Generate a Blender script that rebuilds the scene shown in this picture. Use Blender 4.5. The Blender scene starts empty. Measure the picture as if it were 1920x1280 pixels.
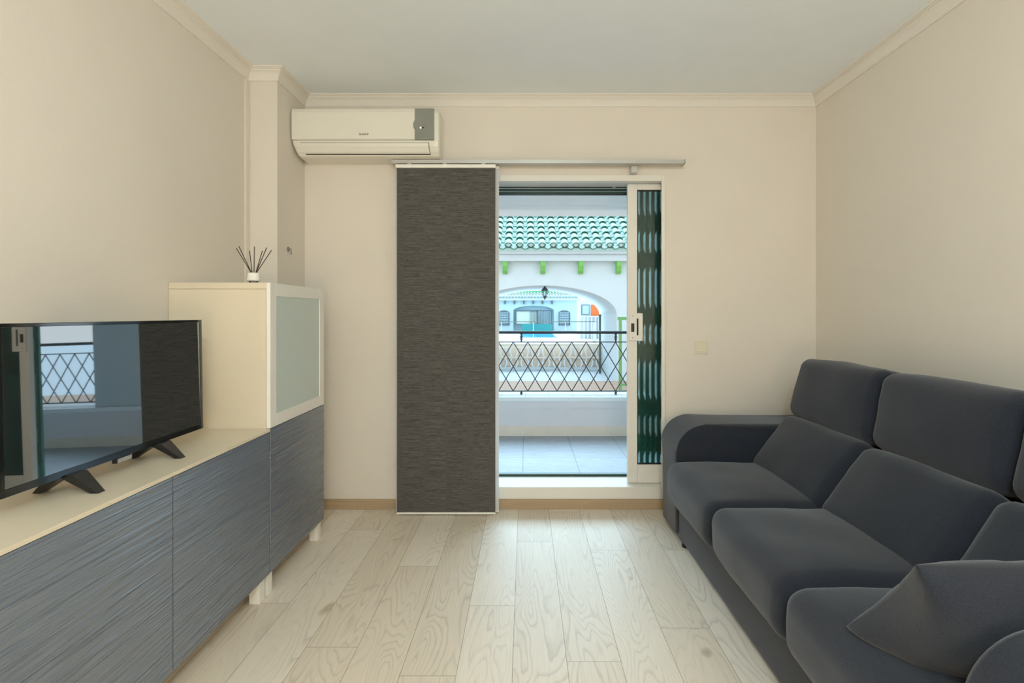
import bpy, bmesh, math, random
from mathutils import Vector, Matrix, noise
random.seed(7)
SC = bpy.context.scene
COL = SC.collection
F, VX, VY, CH = 950.0, 985.0, 588.0, 1.25      # focal length in px, vanishing point, camera height

# ------------------------------------------------------------------ helpers
def lin(c):
    out = []
    for v in c[:3]:
        v = v / 255.0
        out.append(v / 12.92 if v <= .04045 else ((v + .055) / 1.055) ** 2.4)
    return tuple(out) + (1.0,)

class NT:
    def __init__(s, name):
        s.m = bpy.data.materials.new(name); s.m.use_nodes = True
        s.t = s.m.node_tree; s.n = s.t.nodes; s.l = s.t.links
        s.b = s.n.get('Principled BSDF')
    def add(s, typ, **kw):
        n = s.n.new(typ)
        for k, v in kw.items():
            if k.startswith('i_'):
                n.inputs[k[2:].replace('_', ' ')].default_value = v
            else:
                setattr(n, k, v)
        return n
    def link(s, a, b): s.l.new(a, b)
    def coords(s, scale, rot=(0, 0, 0)):
        tc = s.add('ShaderNodeTexCoord'); mp = s.add('ShaderNodeMapping')
        mp.inputs['Scale'].default_value = scale; mp.inputs['Rotation'].default_value = rot
        s.link(tc.outputs['Object'], mp.inputs['Vector']); return mp.outputs['Vector']
    def noise(s, vec, scale=1, detail=3, rough=.5, dist=0):
        n = s.add('ShaderNodeTexNoise'); n.inputs['Scale'].default_value = scale
        n.inputs['Detail'].default_value = detail; n.inputs['Roughness'].default_value = rough
        n.inputs['Distortion'].default_value = dist
        if vec is not None: s.link(vec, n.inputs['Vector'])
        return n.outputs['Fac']
    def math(s, op, a, b=None, c=None):
        n = s.add('ShaderNodeMath', operation=op)
        for i, v in enumerate((a, b, c)):
            if v is None: continue
            if isinstance(v, (int, float)): n.inputs[i].default_value = v
            else: s.link(v, n.inputs[i])
        return n.outputs[0]
    def ramp(s, fac, stops):
        n = s.add('ShaderNodeValToRGB'); e = n.color_ramp.elements
        while len(e) < len(stops): e.new(.5)
        for el, (p, c) in zip(e, stops):
            el.position = p; el.color = c
        s.link(fac, n.inputs['Fac']); return n.outputs['Color']
    def bump(s, h, strength=.3, dist=.002):
        n = s.add('ShaderNodeBump'); n.inputs['Strength'].default_value = strength
        n.inputs['Distance'].default_value = dist
        s.link(h, n.inputs['Height']); s.link(n.outputs['Normal'], s.b.inputs['Normal'])

def simple(name, rgb, rough=.5, metal=0, spec=.5, vary=.04, vscale=6, bump=0, bscale=200, bdist=.001):
    """principled material with a faint procedural mottling"""
    t = NT(name); c = lin(rgb)
    v = t.coords((1, 1, 1)); f = t.noise(v, vscale, 3)
    lo = tuple(x * (1 - vary) for x in c[:3]) + (1,); hi = tuple(min(1, x * (1 + vary)) for x in c[:3]) + (1,)
    t.link(t.ramp(f, [(.3, lo), (.7, hi)]), t.b.inputs['Base Color'])
    t.b.inputs['Roughness'].default_value = rough; t.b.inputs['Metallic'].default_value = metal
    t.b.inputs['Specular IOR Level'].default_value = spec
    if bump: t.bump(t.noise(v, bscale, 2), bump, bdist)
    return t.m

class MB:
    """collects shapes into one bmesh; build() links ONE mesh object"""
    def __init__(s): s.bm = bmesh.new()
    def box(s, x0, x1, y0, y1, z0, z1, bev=0, M=None, mi=0):
        g = bmesh.ops.create_cube(s.bm, size=1)['verts']
        sx, sy, sz = x1 - x0, y1 - y0, z1 - z0
        for v in g:
            v.co = Vector(((v.co.x + .5) * sx + x0, (v.co.y + .5) * sy + y0, (v.co.z + .5) * sz + z0))
        fs = {f for v in g for f in v.link_faces}
        for f in fs: f.material_index = mi
        if bev:
            es = list({e for v in g for e in v.link_edges})
            r = bmesh.ops.bevel(s.bm, geom=es, offset=bev, segments=2, affect='EDGES', profile=.5)
            g = list({v for f in r['faces'] for v in f.verts} | {v for v in g if v.is_valid})
        if M is not None: bmesh.ops.transform(s.bm, matrix=M, verts=[v for v in g if v.is_valid])
        return s
    def prism(s, pts, axis, a0, a1, mi=0, M=None):
        """polygon pts extruded along axis; pts are the other two coordinates in xyz order"""
        def mk(p, a):
            if axis == 'x': return Vector((a, p[0], p[1]))
            if axis == 'y': return Vector((p[0], a, p[1]))
            return Vector((p[0], p[1], a))
        A = [s.bm.verts.new(mk(p, a0)) for p in pts]; B = [s.bm.verts.new(mk(p, a1)) for p in pts]
        n = len(pts); fs = [s.bm.faces.new(A[::-1]), s.bm.faces.new(B)]
        for i in range(n):
            fs.append(s.bm.faces.new((A[i], A[(i + 1) % n], B[(i + 1) % n], B[i])))
        for f in fs: f.material_index = mi
        if M is not None: bmesh.ops.transform(s.bm, matrix=M, verts=A + B)
        return A + B
    def tube(s, p0, p1, r0, r1=None, n=10, mi=0):
        p0, p1 = Vector(p0), Vector(p1); r1 = r0 if r1 is None else r1
        d = (p1 - p0).normalized(); a = d.orthogonal().normalized(); b = d.cross(a)
        A, B = [], []
        for i in range(n):
            t = 2 * math.pi * i / n; o = a * math.cos(t) + b * math.sin(t)
            A.append(s.bm.verts.new(p0 + o * r0)); B.append(s.bm.verts.new(p1 + o * r1))
        fs = [s.bm.faces.new(A[::-1]), s.bm.faces.new(B)]
        for i in range(n): fs.append(s.bm.faces.new((A[i], A[(i + 1) % n], B[(i + 1) % n], B[i])))
        for f in fs: f.material_index = mi; f.smooth = n > 5
        return s
    def bar(s, p0, p1, w, t, up=(0, 0, 1)):
        """flat bar: w wide (perpendicular to up), t thick"""
        p0, p1 = Vector(p0), Vector(p1); d = (p1 - p0).normalized()
        a = d.cross(Vector(up)).normalized(); b = d.cross(a).normalized()
        A = [s.bm.verts.new(p0 + a * i * w / 2 + b * j * t / 2) for i, j in ((-1, -1), (1, -1), (1, 1), (-1, 1))]
        B = [s.bm.verts.new(p1 + a * i * w / 2 + b * j * t / 2) for i, j in ((-1, -1), (1, -1), (1, 1), (-1, 1))]
        s.bm.faces.new(A[::-1]); s.bm.faces.new(B)
        for i in range(4): s.bm.faces.new((A[i], A[(i + 1) % 4], B[(i + 1) % 4], B[i]))
        return s
    def lathe(s, prof, c, n=20):
        rings = []
        for r, z in prof:
            rings.append([s.bm.verts.new((c[0] + r * math.cos(2 * math.pi * i / n), c[1] + r * math.sin(2 * math.pi * i / n), c[2] + z)) for i in range(n)])
        for k in range(len(rings) - 1):
            for i in range(n):
                f = s.bm.faces.new((rings[k][i], rings[k][(i + 1) % n], rings[k + 1][(i + 1) % n], rings[k + 1][i])); f.smooth = True
        s.bm.faces.new(rings[0][::-1]); s.bm.faces.new(rings[-1])
        return s
    def build(s, name, mats, parent=None, smooth=False, loc=None):
        bmesh.ops.recalc_face_normals(s.bm, faces=s.bm.faces[:])
        me = bpy.data.meshes.new(name)
        s.bm.to_mesh(me); s.bm.free()
        if not isinstance(mats, (list, tuple)): mats = [mats]
        for m in mats: me.materials.append(m)
        if smooth:
            for p in me.polygons: p.use_smooth = True
        o = bpy.data.objects.new(name, me); COL.objects.link(o)
        if parent is not None:
            o.parent = parent
            P = Matrix.Identity(4); q = parent
            while q is not None:
                P = Matrix.Translation(q.location) @ P; q = q.parent
            for v in me.vertices: v.co = P.inverted() @ v.co       # meshes are written in world metres
        elif loc is not None:
            L = Vector(loc)
            for v in me.vertices: v.co = v.co - L
            o.location = L
        return o

def thing(name, label, cat, loc, group=None):
    o = bpy.data.objects.new(name, None); COL.objects.link(o); o.location = loc
    o.empty_display_size = .05
    o['label'] = label; o['category'] = cat
    if group: o['group'] = group
    return o
def tag(o, label, cat, group=None):
    o['label'] = label; o['category'] = cat
    if group: o['group'] = group
    return o
def struct(o, label=None, cat=None):
    o['kind'] = 'structure'
    if label: o['label'] = label
    if cat: o['category'] = cat
    return o

# ------------------------------------------------------------------ materials
WALL = simple('plaster_wall', (224, 216, 203), .85, vary=.012, vscale=3, bump=.35, bscale=170, bdist=.0015)
CEIL = simple('ceiling_paint', (236, 243, 248), .9, vary=.01, bump=.3, bscale=190, bdist=.0012)
CORN = simple('cornice_plaster', (228, 223, 213), .7, vary=.01)
WHITE = simple('white_lacquer', (236, 233, 224), .28, vary=.01)
CABW = simple('cabinet_white_foil', (218, 206, 182), .3, vary=.012)
PVC = simple('door_aluminium_white', (228, 224, 214), .3, vary=.01)
ACW = simple('appliance_white_plastic', (228, 224, 211), .3, vary=.01)
GREYP = simple('grey_display_plastic', (136, 138, 130), .35)
DARK = simple('dark_gap', (28, 27, 25), .7)
METG = simple('brushed_track_aluminium', (190, 188, 182), .35, .6)
BLKP = simple('black_plastic', (26, 28, 31), .3)
GREEND = simple('dark_green_slat_metal', (24, 62, 50), .4)
GREENG = simple('folding_gate_green_metal', (84, 136, 122), .42)
IRON = simple('wrought_iron_grey', (66, 66, 68), .45, .2)
EXTW = simple('exterior_white_render', (208, 216, 218), .85, vary=.02, vscale=2, bump=.3, bscale=60, bdist=.004)
EXTB = simple('pale_blue_render', (188, 216, 224), .85, vary=.02, vscale=1)
BALW = simple('balcony_white_paint', (244, 246, 247), .85, vary=.01, bump=.2, bscale=80, bdist=.003)
PAREW = simple('parapet_render', (232, 226, 226), .8, vary=.02, vscale=3, bump=.2, bscale=80)
CORBG = simple('green_painted_corbel', (122, 186, 92), .5)
BEIGE = simple('beige_exterior_wall', (240, 224, 206), .85)
TEAL = simple('teal_screen', (58, 160, 160), .6)
ORANGE = simple('orange_exterior_paint', (226, 118, 62), .8)
GATEG = simple('green_gate_paint', (110, 160, 96), .5)
POSTG = simple('dark_green_post_paint', (88, 104, 90), .5)
LED = NT('indicator_light'); LED.b.inputs['Emission Color'].default_value = (1, .25, .2, 1); LED.b.inputs['Emission Strength'].default_value = 3; LED = LED.m

def mat_floor():
    t = NT('oak_laminate')
    at = t.add('ShaderNodeAttribute', attribute_name='plank')
    sep = t.add('ShaderNodeSeparateColor'); t.link(at.outputs['Color'], sep.inputs['Color'])
    tc = t.add('ShaderNodeTexCoord')
    off = t.add('ShaderNodeVectorMath', operation='SCALE'); off.inputs['Scale'].default_value = 37
    t.link(at.outputs['Color'], off.inputs[0])
    add = t.add('ShaderNodeVectorMath', operation='ADD')
    t.link(tc.outputs['Object'], add.inputs[0]); t.link(off.outputs[0], add.inputs[1])
    def mp(sc):
        m = t.add('ShaderNodeMapping'); m.inputs['Scale'].default_value = sc
        t.link(add.outputs[0], m.inputs['Vector']); return m.outputs['Vector']
    big = t.noise(mp((5.5, 1.0, 1)), 1, 1.5, .45, .5)                # contour lines of this make the cathedral figure
    wob = t.noise(mp((55, 9, 1)), 1, 2, .6)
    ring = t.math('FRACT', t.math('ADD', t.math('MULTIPLY', big, 26), t.math('MULTIPLY', wob, .55)))
    lines = t.ramp(ring, [(0, (0, 0, 0, 1)), (.14, (.55, .55, .55, 1)), (.35, (1, 1, 1, 1)), (.9, (1, 1, 1, 1)), (1, (.1, .1, .1, 1))])
    fib = t.noise(mp((330, 7, 1)), 1, 2, .6)
    fibc = t.ramp(fib, [(.3, (.80, .80, .80, 1)), (.62, (1, 1, 1, 1))])
    mask = t.ramp(t.noise(mp((7, 1.4, 1)), 1, 2), [(.36, (.25, .25, .25, 1)), (.62, (1, 1, 1, 1))])
    knot = t.ramp(t.noise(mp((11, 6.5, 1)), 1, 1), [(.17, (.62, .55, .47, 1)), (.27, (1, 1, 1, 1))])
    base = t.ramp(sep.outputs['Red'], [(0, lin((222, 208, 187))), (.5, lin((229, 217, 198))), (1, lin((235, 225, 208)))])
    def mul(a, b, f=1.0):
        m = t.add('ShaderNodeMix', data_type='RGBA', blend_type='MULTIPLY')
        if isinstance(f, float): m.inputs[0].default_value = f
        else: t.link(f, m.inputs[0])
        t.link(a, m.inputs[6]); t.link(b, m.inputs[7]); return m.outputs[2]
    amt = t.math('MULTIPLY', mask, .21)
    c = mul(base, lines, amt); c = mul(c, fibc, .4); c = mul(c, knot, .8)
    t.link(c, t.b.inputs['Base Color'])
    t.b.inputs['Roughness'].default_value = .5; t.b.inputs['Specular IOR Level'].default_value = .4
    t.bump(t.math('ADD', lines, fib), .12, .0008)
    return t.m
FLOOR = mat_floor()
GAP = simple('plank_joint', (112, 94, 74), .8)

def mat_wood(name, rgb, axis_scale):
    t = NT(name); v = t.coords(axis_scale); f = t.noise(v, 1, 3, .6)
    c = lin(rgb); t.link(t.ramp(f, [(.3, tuple(x * .82 for x in c[:3]) + (1,)), (.7, c)]), t.b.inputs['Base Color'])
    t.b.inputs['Roughness'].default_value = .5; return t.m
BASEW = mat_wood('baseboard_oak', (180, 156, 124), (3, 3, 160))

def mat_relief():
    t = NT('charcoal_wave_relief_foil')
    t.b.inputs['Base Color'].default_value = lin((60, 63, 69))
    a = t.noise(t.coords((2, 2.6, 70)), 1, 1.5, .4, .35)
    b = t.noise(t.coords((2, 9, 150)), 1, 1, .4)
    ridge = t.math('ADD', t.math('PINGPONG', t.math('MULTIPLY', a, 4.2), 1), t.math('MULTIPLY', b, .35))
    col = t.ramp(t.noise(t.coords((1, 1, 1)), 500, 1), [(.3, lin((84, 95, 110))), (.7, lin((98, 110, 125)))])
    t.link(col, t.b.inputs['Base Color'])
    t.b.inputs['Roughness'].default_value = .27; t.b.inputs['IOR'].default_value = 2.6
    t.bump(ridge, .8, .004)
    return t.m
RELIEF = mat_relief()

def mat_fabric():
    t = NT('charcoal_sofa_weave')
    v = t.coords((1, 1, 1))
    f = t.noise(v, 420, 2, .7); g = t.noise(v, 3, 2)
    c = t.ramp(f, [(.25, lin((25, 28, 35))), (.75, lin((48, 53, 63)))])
    t.link(c, t.b.inputs['Base Color'])
    t.b.inputs['Roughness'].default_value = .95; t.b.inputs['Specular IOR Level'].default_value = .15
    t.b.inputs['Sheen Weight'].default_value = .25; t.b.inputs['Sheen Roughness'].default_value = .5
    t.bump(t.math('ADD', f, g), .5, .0015)
    return t.m
FABRIC = mat_fabric()

def mat_curtain(name, lo, hi, trans):
    t = NT(name)
    a = t.noise(t.coords((7, 1, 230)), 1, 3, .65); b = t.noise(t.coords((30, 1, 420)), 1, 2, .6)
    s = t.math('MULTIPLY_ADD', b, .5, t.math('MULTIPLY', a, .6))
    col = t.ramp(s, [(.36, lin(lo)), (.50, lin(tuple((x + y) / 2 for x, y in zip(lo, hi)))), (.70, lin(hi))])
    t.link(col, t.b.inputs['Base Color']); t.b.inputs['Roughness'].default_value = .85
    t.bump(s, .4, .001)
    tr = t.add('ShaderNodeBsdfTranslucent'); t.link(col, tr.inputs['Color'])
    mx = t.add('ShaderNodeMixShader'); mx.inputs[0].default_value = trans
    t.link(t.b.outputs[0], mx.inputs[1]); t.link(tr.outputs[0], mx.inputs[2])
    t.link(mx.outputs[0], t.n['Material Output'].inputs['Surface'])
    return t.m
CURT = mat_curtain('charcoal_woven_blind', (44, 42, 41), (112, 108, 103), .12)
CURTW = mat_curtain('white_voile', (228, 228, 226), (242, 242, 240), .35)

def mat_glass(name, tint, rough=0):
    t = NT(name)
    tr = t.add('ShaderNodeBsdfTransparent'); tr.inputs['Color'].default_value = tint
    gl = t.add('ShaderNodeBsdfGlossy'); gl.inputs['Roughness'].default_value = rough
    fr = t.add('ShaderNodeFresnel'); fr.inputs['IOR'].default_value = 1.45
    mx = t.add('ShaderNodeMixShader')
    t.link(fr.outputs[0], mx.inputs[0]); t.link(tr.outputs[0], mx.inputs[1]); t.link(gl.outputs[0], mx.inputs[2])
    t.link(mx.outputs[0], t.n['Material Output'].inputs['Surface'])
    return t.m
def mat_blurglass():
    t = NT('obscured_door_glass')
    rf = t.add('ShaderNodeBsdfRefraction'); rf.inputs['Color'].default_value = (.58, .68, .66, 1); rf.inputs['Roughness'].default_value = .4; rf.inputs['IOR'].default_value = 1.08
    gl = t.add('ShaderNodeBsdfGlossy'); gl.inputs['Roughness'].default_value = .12
    fr = t.add('ShaderNodeFresnel'); fr.inputs['IOR'].default_value = 1.45
    mx = t.add('ShaderNodeMixShader')
    t.link(fr.outputs[0], mx.inputs[0]); t.link(rf.outputs[0], mx.inputs[1]); t.link(gl.outputs[0], mx.inputs[2])
    t.link(mx.outputs[0], t.n['Material Output'].inputs['Surface'])
    return t.m
GLASS = mat_blurglass()
BOTTLE = mat_glass('bottle_glass', (.62, .6, .66, 1))
def mat_frost():
    t = NT('frosted_cabinet_glass'); t.b.inputs['Base Color'].default_value = lin((186, 199, 190))
    f = t.noise(t.coords((1, 1, 1)), 900, 1)
    t.link(t.ramp(f, [(.3, lin((196, 208, 200))), (.7, lin((206, 216, 209)))]), t.b.inputs['Base Color'])
    t.b.inputs['Roughness'].default_value = .26; return t.m
FROST = mat_frost()
def mat_screen():
    t = NT('glossy_tv_screen'); t.b.inputs['Base Color'].default_value = (.012, .016, .016, 1)
    t.b.inputs['Roughness'].default_value = .02; t.b.inputs['IOR'].default_value = 3.2
    f = t.noise(t.coords((1, 1, 1)), 4, 1)
    t.link(t.ramp(f, [(.3, (.011, .015, .015, 1)), (.7, (.014, .018, .018, 1))]), t.b.inputs['Base Color'])
    return t.m
SCREEN = mat_screen()
BEZEL = simple('gloss_black_bezel', (18, 20, 22), .08, spec=.9)

def mat_tiles(name, rgb, grout, sx, sy, rough=.25, vein=True, offx=0, offy=0):
    t = NT(name); tc = t.add('ShaderNodeTexCoord'); sep = t.add('ShaderNodeSeparateXYZ'); t.link(tc.outputs['Object'], sep.inputs[0])
    def edge(o, s, of):
        f = t.math('FRACT', t.math('DIVIDE', t.math('ADD', o, 100 * s + of), s))
        return t.math('LESS_THAN', t.math('MINIMUM', f, t.math('SUBTRACT', 1, f)), .006 / s / 2)
    e = t.math('MAXIMUM', edge(sep.outputs[0], sx, offx), edge(sep.outputs[1], sy, offy))
    v = t.coords((2, 9, 1)); f = t.noise(v, 1.6, 5, .6, 1.5)
    c = lin(rgb); d = tuple(x * .86 for x in c[:3]) + (1,)
    base = t.ramp(f, [(.42, c), (.5, d if vein else c), (.56, c)])
    m = t.add('ShaderNodeMix', data_type='RGBA'); t.link(e, m.inputs[0]); t.link(base, m.inputs[6]); m.inputs[7].default_value = lin(grout)
    t.link(m.outputs[2], t.b.inputs['Base Color']); t.b.inputs['Roughness'].default_value = rough
    return t.m
BTILE = mat_tiles('balcony_marble_tile', (160, 164, 168), (112, 118, 124), .45, .45, .5, offx=.02, offy=.1)
TERRA = mat_tiles('courtyard_paving', (178, 146, 122), (160, 140, 122), .33, .33, .8, False)
PAVE2 = mat_tiles('far_paving', (190, 194, 196), (172, 178, 180), 1.0, 1.0, .8, False)
CAPT = mat_tiles('parapet_cap_tile', (158, 156, 154), (112, 112, 112), .25, .4, .5, False)
def mat_roof():
    t = NT('glazed_green_roof_tile')
    f = t.noise(t.coords((4, 4, 4)), 1.5, 3)
    t.link(t.ramp(f, [(.3, lin((186, 220, 208))), (.7, lin((208, 230, 224)))]), t.b.inputs['Base Color'])
    t.b.inputs['Roughness'].default_value = .3; t.b.inputs['Specular IOR Level'].default_value = .6
    return t.m
ROOF = mat_roof()
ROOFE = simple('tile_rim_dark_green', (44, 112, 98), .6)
ROOFF = simple('distant_green_tile', (70, 170, 110), .4)
WATER = simple('pool_water', (70, 150, 205), .08, vary=.1)

# ------------------------------------------------------------------ room shell
XL, XR, YB, YR, ZC = -1.582, 1.864, 3.25, -2.6, 2.64
PX, PY = -1.4146, 2.89                                       # pilaster corner
# floor: real planks with real joints, one mesh
bm = bmesh.new(); lay = bm.loops.layers.color.new('plank')
def quad(x0, x1, y0, y1, z, mi, col):
    vs = [bm.verts.new(p) for p in ((x0, y0, z), (x1, y0, z), (x1, y1, z), (x0, y1, z))]
    f = bm.faces.new(vs); f.material_index = mi
    for l in f.loops: l[lay] = col
quad(XL - .1, XR + .1, YR, YB + .02, -.0015, 1, (0, 0, 0, 1))
known = {-1: 2.171, 0: 2.78, 2: 2.68, 1: 1.821, -3: 2.51, -4: 1.9, -6: 2.187, 3: 2.016, -2: 3.13, -5: 1.55, -7: 2.6, 4: 1.3}
PW, PL = .1945, 1.38
for k in range(-9, 11):
    x0 = -.0452 + PW * k; x1 = x0 + PW
    x0c, x1c = max(x0, XL - .05), min(x1, XR + .05)
    if x1c - x0c < .002: continue
    j = known.get(k, random.uniform(1, 3)); cuts = []
    y = j
    while y > YR: cuts.append(y); y -= PL
    y = j + PL
    while y < YB: cuts.append(y); y += PL
    cuts = sorted(c for c in cuts if YR < c < YB); cuts = [YR] + cuts + [YB]
    for a, b in zip(cuts, cuts[1:]):
        quad(x0c + .0007, x1c - .0007, a + .0007, b - .0007, 0, 0, (random.random(), random.random(), random.random(), 1))
# slab below
for v_ in (0,):
    g = bmesh.ops.create_cube(bm, size=1)['verts']
    for v in g: v.co = Vector((v.co.x * (XR - XL + .4) + (XL + XR) / 2, v.co.y * (YB - YR + .5) + (YB + YR) / 2, v.co.z * .1 - .06))
    for f in {f for v in g for f in v.link_faces}: f.material_index = 1
me = bpy.data.meshes.new('floor'); bm.to_mesh(me); bm.free(); me.materials.append(FLOOR); me.materials.append(GAP)
o = bpy.data.objects.new('floor', me); COL.objects.link(o); struct(o)

struct(MB().box(XL - .15, XR + .15, YR - .15, YB + .25, ZC, ZC + .12).build('ceiling', CEIL))
struct(MB().box(XL - .15, XL, YR - .15, YB + .25, 0, ZC).build('wall_left', WALL))
struct(MB().box(XR, XR + .15, YR - .15, YB + .25, 0, ZC).build('wall_right', WALL))
w = MB()
w.box(XL, -.75, YB, YB + .25, 0, ZC)
w.box(-.75, .893, YB, YB + .25, 2.125, ZC)
w.box(-.75, .893, YB, YB + .25, 0, .073)
w.box(.893, XR, YB, YB + .04, 0, ZC)                         # inner skin in front of the pocket of the sliding leaf
w.box(.965, XR, YB + .16, YB + .25, 0, ZC)
w.box(1.55, XR, YB + .04, YB + .16, 0, ZC)
w.box(.893, 1.55, YB + .04, YB + .16, 2.125, ZC)
w.box(.893, 1.55, YB + .04, YB + .16, 0, .073)
w.box(.893, .965, YB + .16, YB + .25, 2.125, ZC)
w.box(.893, .965, YB + .16, YB + .25, 0, .073)
struct(w.build('wall_back', WALL))
# rear wall behind the photographer, with an unseen window opening added for the fill light
w = MB(); wy0, wy1 = YR - .15, YR
w.box(XL, -1.1, wy0, wy1, 0, ZC); w.box(1.3, XR, wy0, wy1, 0, ZC); w.box(-1.1, 1.3, wy0, wy1, 0, .8); w.box(-1.1, 1.3, wy0, wy1, 2.3, ZC)
struct(w.build('wall_front', WALL))
struct(MB().box(XL, PX, PY, YB, 0, ZC).build('trim_pilaster', WALL)).name = 'trim_2'
wf = struct(MB().box(-1.1, -1.05, wy0 + .03, wy1 - .03, .8, 2.3).box(1.25, 1.3, wy0 + .03, wy1 - .03, .8, 2.3)
       .box(-1.05, 1.25, wy0 + .03, wy1 - .03, .8, .85).box(-1.05, 1.25, wy0 + .03, wy1 - .03, 2.25, 2.3)
       .box(.08, .12, wy0 + .03, wy1 - .03, .85, 2.25).build('added_rear_window', PVC))  # unseen window frame, added to go with the rear fill light

# cornice with mitred corners following the pilaster
path = [(XL, YR), (XL, PY), (PX, PY), (PX, YB), (XR, YB), (XR, YR)]
prof = [(0, 2.575), (.007, 2.575), (.008, 2.584), (.013, 2.594), (.021, 2.608), (.031, 2.618), (.038, 2.621), (.038, 2.628),
        (.045, 2.628), (.049, 2.632), (.056, 2.633), (.060, 2.640), (0, 2.640)]
def offset(path, u):
    n = len(path); out = []
    for i in range(n):
        a, b, c = (Vector(path[(i + k) % n]) for k in (-1, 0, 1))
        d1 = (b - a).normalized(); d2 = (c - b).normalized()
        n1 = Vector((d1.y, -d1.x)); n2 = Vector((d2.y, -d2.x))   # path is clockwise: inside is to the right
        m = (n1 + n2); m = m / m.dot(n1)
        out.append(b + m * u)
    return out
bm = bmesh.new(); rings = []
for u, z in prof:
    rings.append([bm.verts.new((p.x, p.y, z - (.0005 if z >= ZC else 0))) for p in offset(path, u)])
for k in range(len(rings)):
    A, B = rings[k], rings[(k + 1) % len(rings)]
    for i in range(len(path)):
        bm.faces.new((A[i], A[(i + 1) % len(path)], B[(i + 1) % len(path)], B[i]))
c = MB(); c.bm.free(); c.bm = bm; struct(c.build('trim_1', CORN))

# baseboards
struct(MB().box(PX + .001, XR, YB - .012, YB, .0, .064, .002).build('baseboard_back', BASEW))
struct(MB().box(XR - .012, XR, YR, YB - .013, .0, .064, .002).build('baseboard_right', BASEW))
struct(MB().box(XL, XL + .012, YR, PY - .001, .0, .064, .002).build('baseboard_left', BASEW))

# ------------------------------------------------------------------ sliding door with frame
door = struct(thing('door_1', 'white framed sliding balcony door, open', 'door', (0, YB, .073)))
del door['label']; del door['category']
f = MB()
f.box(-.80, .871, YB - .012, YB - .0005, 2.098, 2.138, .002)           # head casing
f.box(.871, .893, YB - .012, YB - .0005, .066, 2.138, .002)
f.box(-.80, .871, YB - .012, YB - .0005, .066, .143, .002)           # raised threshold
f.box(-.75, .893, YB, YB + .20, .0735, .143)                     # sill track
f.box(-.75, .893, YB, YB + .055, 2.10, 2.1245)
f.box(-.75, .893, YB + .055, YB + .20, 2.112, 2.1245)
f.box(-.75, -.72, YB, YB + .20, .143, 2.10)
f.build('door_frame', PVC, door)
MB().box(-.72, .893, YB + .202, YB + .235, .0735, .158).build('gate_track', GREEND, door)
# right leaf, slid into the wall pocket
def leaf(x0, x1, y, name):
    s = MB(); st = .063
    s.box(x0, x0 + st, y, y + .035, .145, 2.098, .003); s.box(x1 - st, x1, y, y + .035, .145, 2.098, .003)
    s.box(x0 + st, x1 - st, y, y + .035, 2.060, 2.098, .002); s.box(x0 + st, x1 - st, y, y + .035, .145, .264, .002)
    r = s.build(name, PVC, door)
    MB().box(x0 + st, x1 - st, y + .014, y + .020, .264, 2.060).build('glass_pane', GLASS, r)
    g = MB(); q = .006
    for a, b, c_, d in ((x0 + st, x0 + st + q, .264, 2.06), (x0 + st, x1 - st, 2.060 - q, 2.060), (x0 + st, x1 - st, .264, .264 + q)):
        g.box(a, b, y + .008, y + .026, c_, d)
    g.build('glazing_gasket', DARK, r)
    return r
lf = leaf(.669, 1.50, YB + .062, 'sliding_leaf')
leaf(-.715, -.235, YB + .105, 'sliding_leaf')
yl = YB + .062
lx = lambda px, d=YB + .05: (px - VX) / F * d
lz = lambda py, d=YB + .05: CH - (py - VY) / F * d
MB().box(lx(1180), lx(1205.5), yl - .010, yl, lz(639), lz(587), .003).build('lock_plate', PVC, lf)
MB().box(lx(1183.5), lx(1189.5), yl - .013, yl - .009, lz(622), lz(606), .001).build('lock_cylinder', BLKP, lf)
MB().box(lx(1194), lx(1197), yl - .012, yl - .009, lz(628.5), lz(597)).build('handle_recess', DARK, lf)
s = MB()
for py in (592.5, 633): s.tube((lx(1186.5), yl - .0115, lz(py)), (lx(1186.5), yl - .009, lz(py)), .003, n=8)
s.build('screw', IRON, lf)

# folded scissor gate behind the glass
gt = thing('folding_gate', 'dark green scissor security gate folded behind the door glass', 'security gate', (.85, YB + .218, .16))
gb = [.757 + .0385 * i for i in range(6)]; yg = YB + .218
for i, x in enumerate(gb):
    MB().box(x - .011, x + .011, yg - .010, yg + .010, .16, 2.105, .002).build('gate_bar', GREENG, gt)
zy = lambda py, d=YB + .218: CH - (py - VY) / F * d
blocks = [(398, 440), (468, 508), (570, 613), (639, 680), (741, 783), (810, 850)]
for a, b in blocks:
    s = MB()
    for x0, x1 in zip(gb, gb[1:]):
        s.bar((x0, yg - .014, zy(a)), (x1, yg - .014, zy(b)), .024, .003, up=(0, 1, 0))
        s.bar((x1, yg - .019, zy(a)), (x0, yg - .019, zy(b)), .024, .003, up=(0, 1, 0))
    s.build('lattice_strap', GREENG, gt)
# roller shutter bottom
rs = thing('roller_shutter', 'dark green roller shutter rolled up above the open balcony door', 'shutter', (.1, YB + .225, 2.06))
s = MB()
for k in range(3):
    z0 = 2.068 + k * .0185
    s.box(-.71, .70, YB + .206, YB + .216, z0, z0 + .016, .003)
s.build('slat', GREEND, rs)
MB().box(-.71, .70, YB + .205, YB + .218, 2.058, 2.067).build('bottom_bar', BLKP, rs)
MB().box(.595, .615, YB + .200, YB + .206, 2.108, 2.114, .001).build('stop_peg', WHITE, rs)

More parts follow.
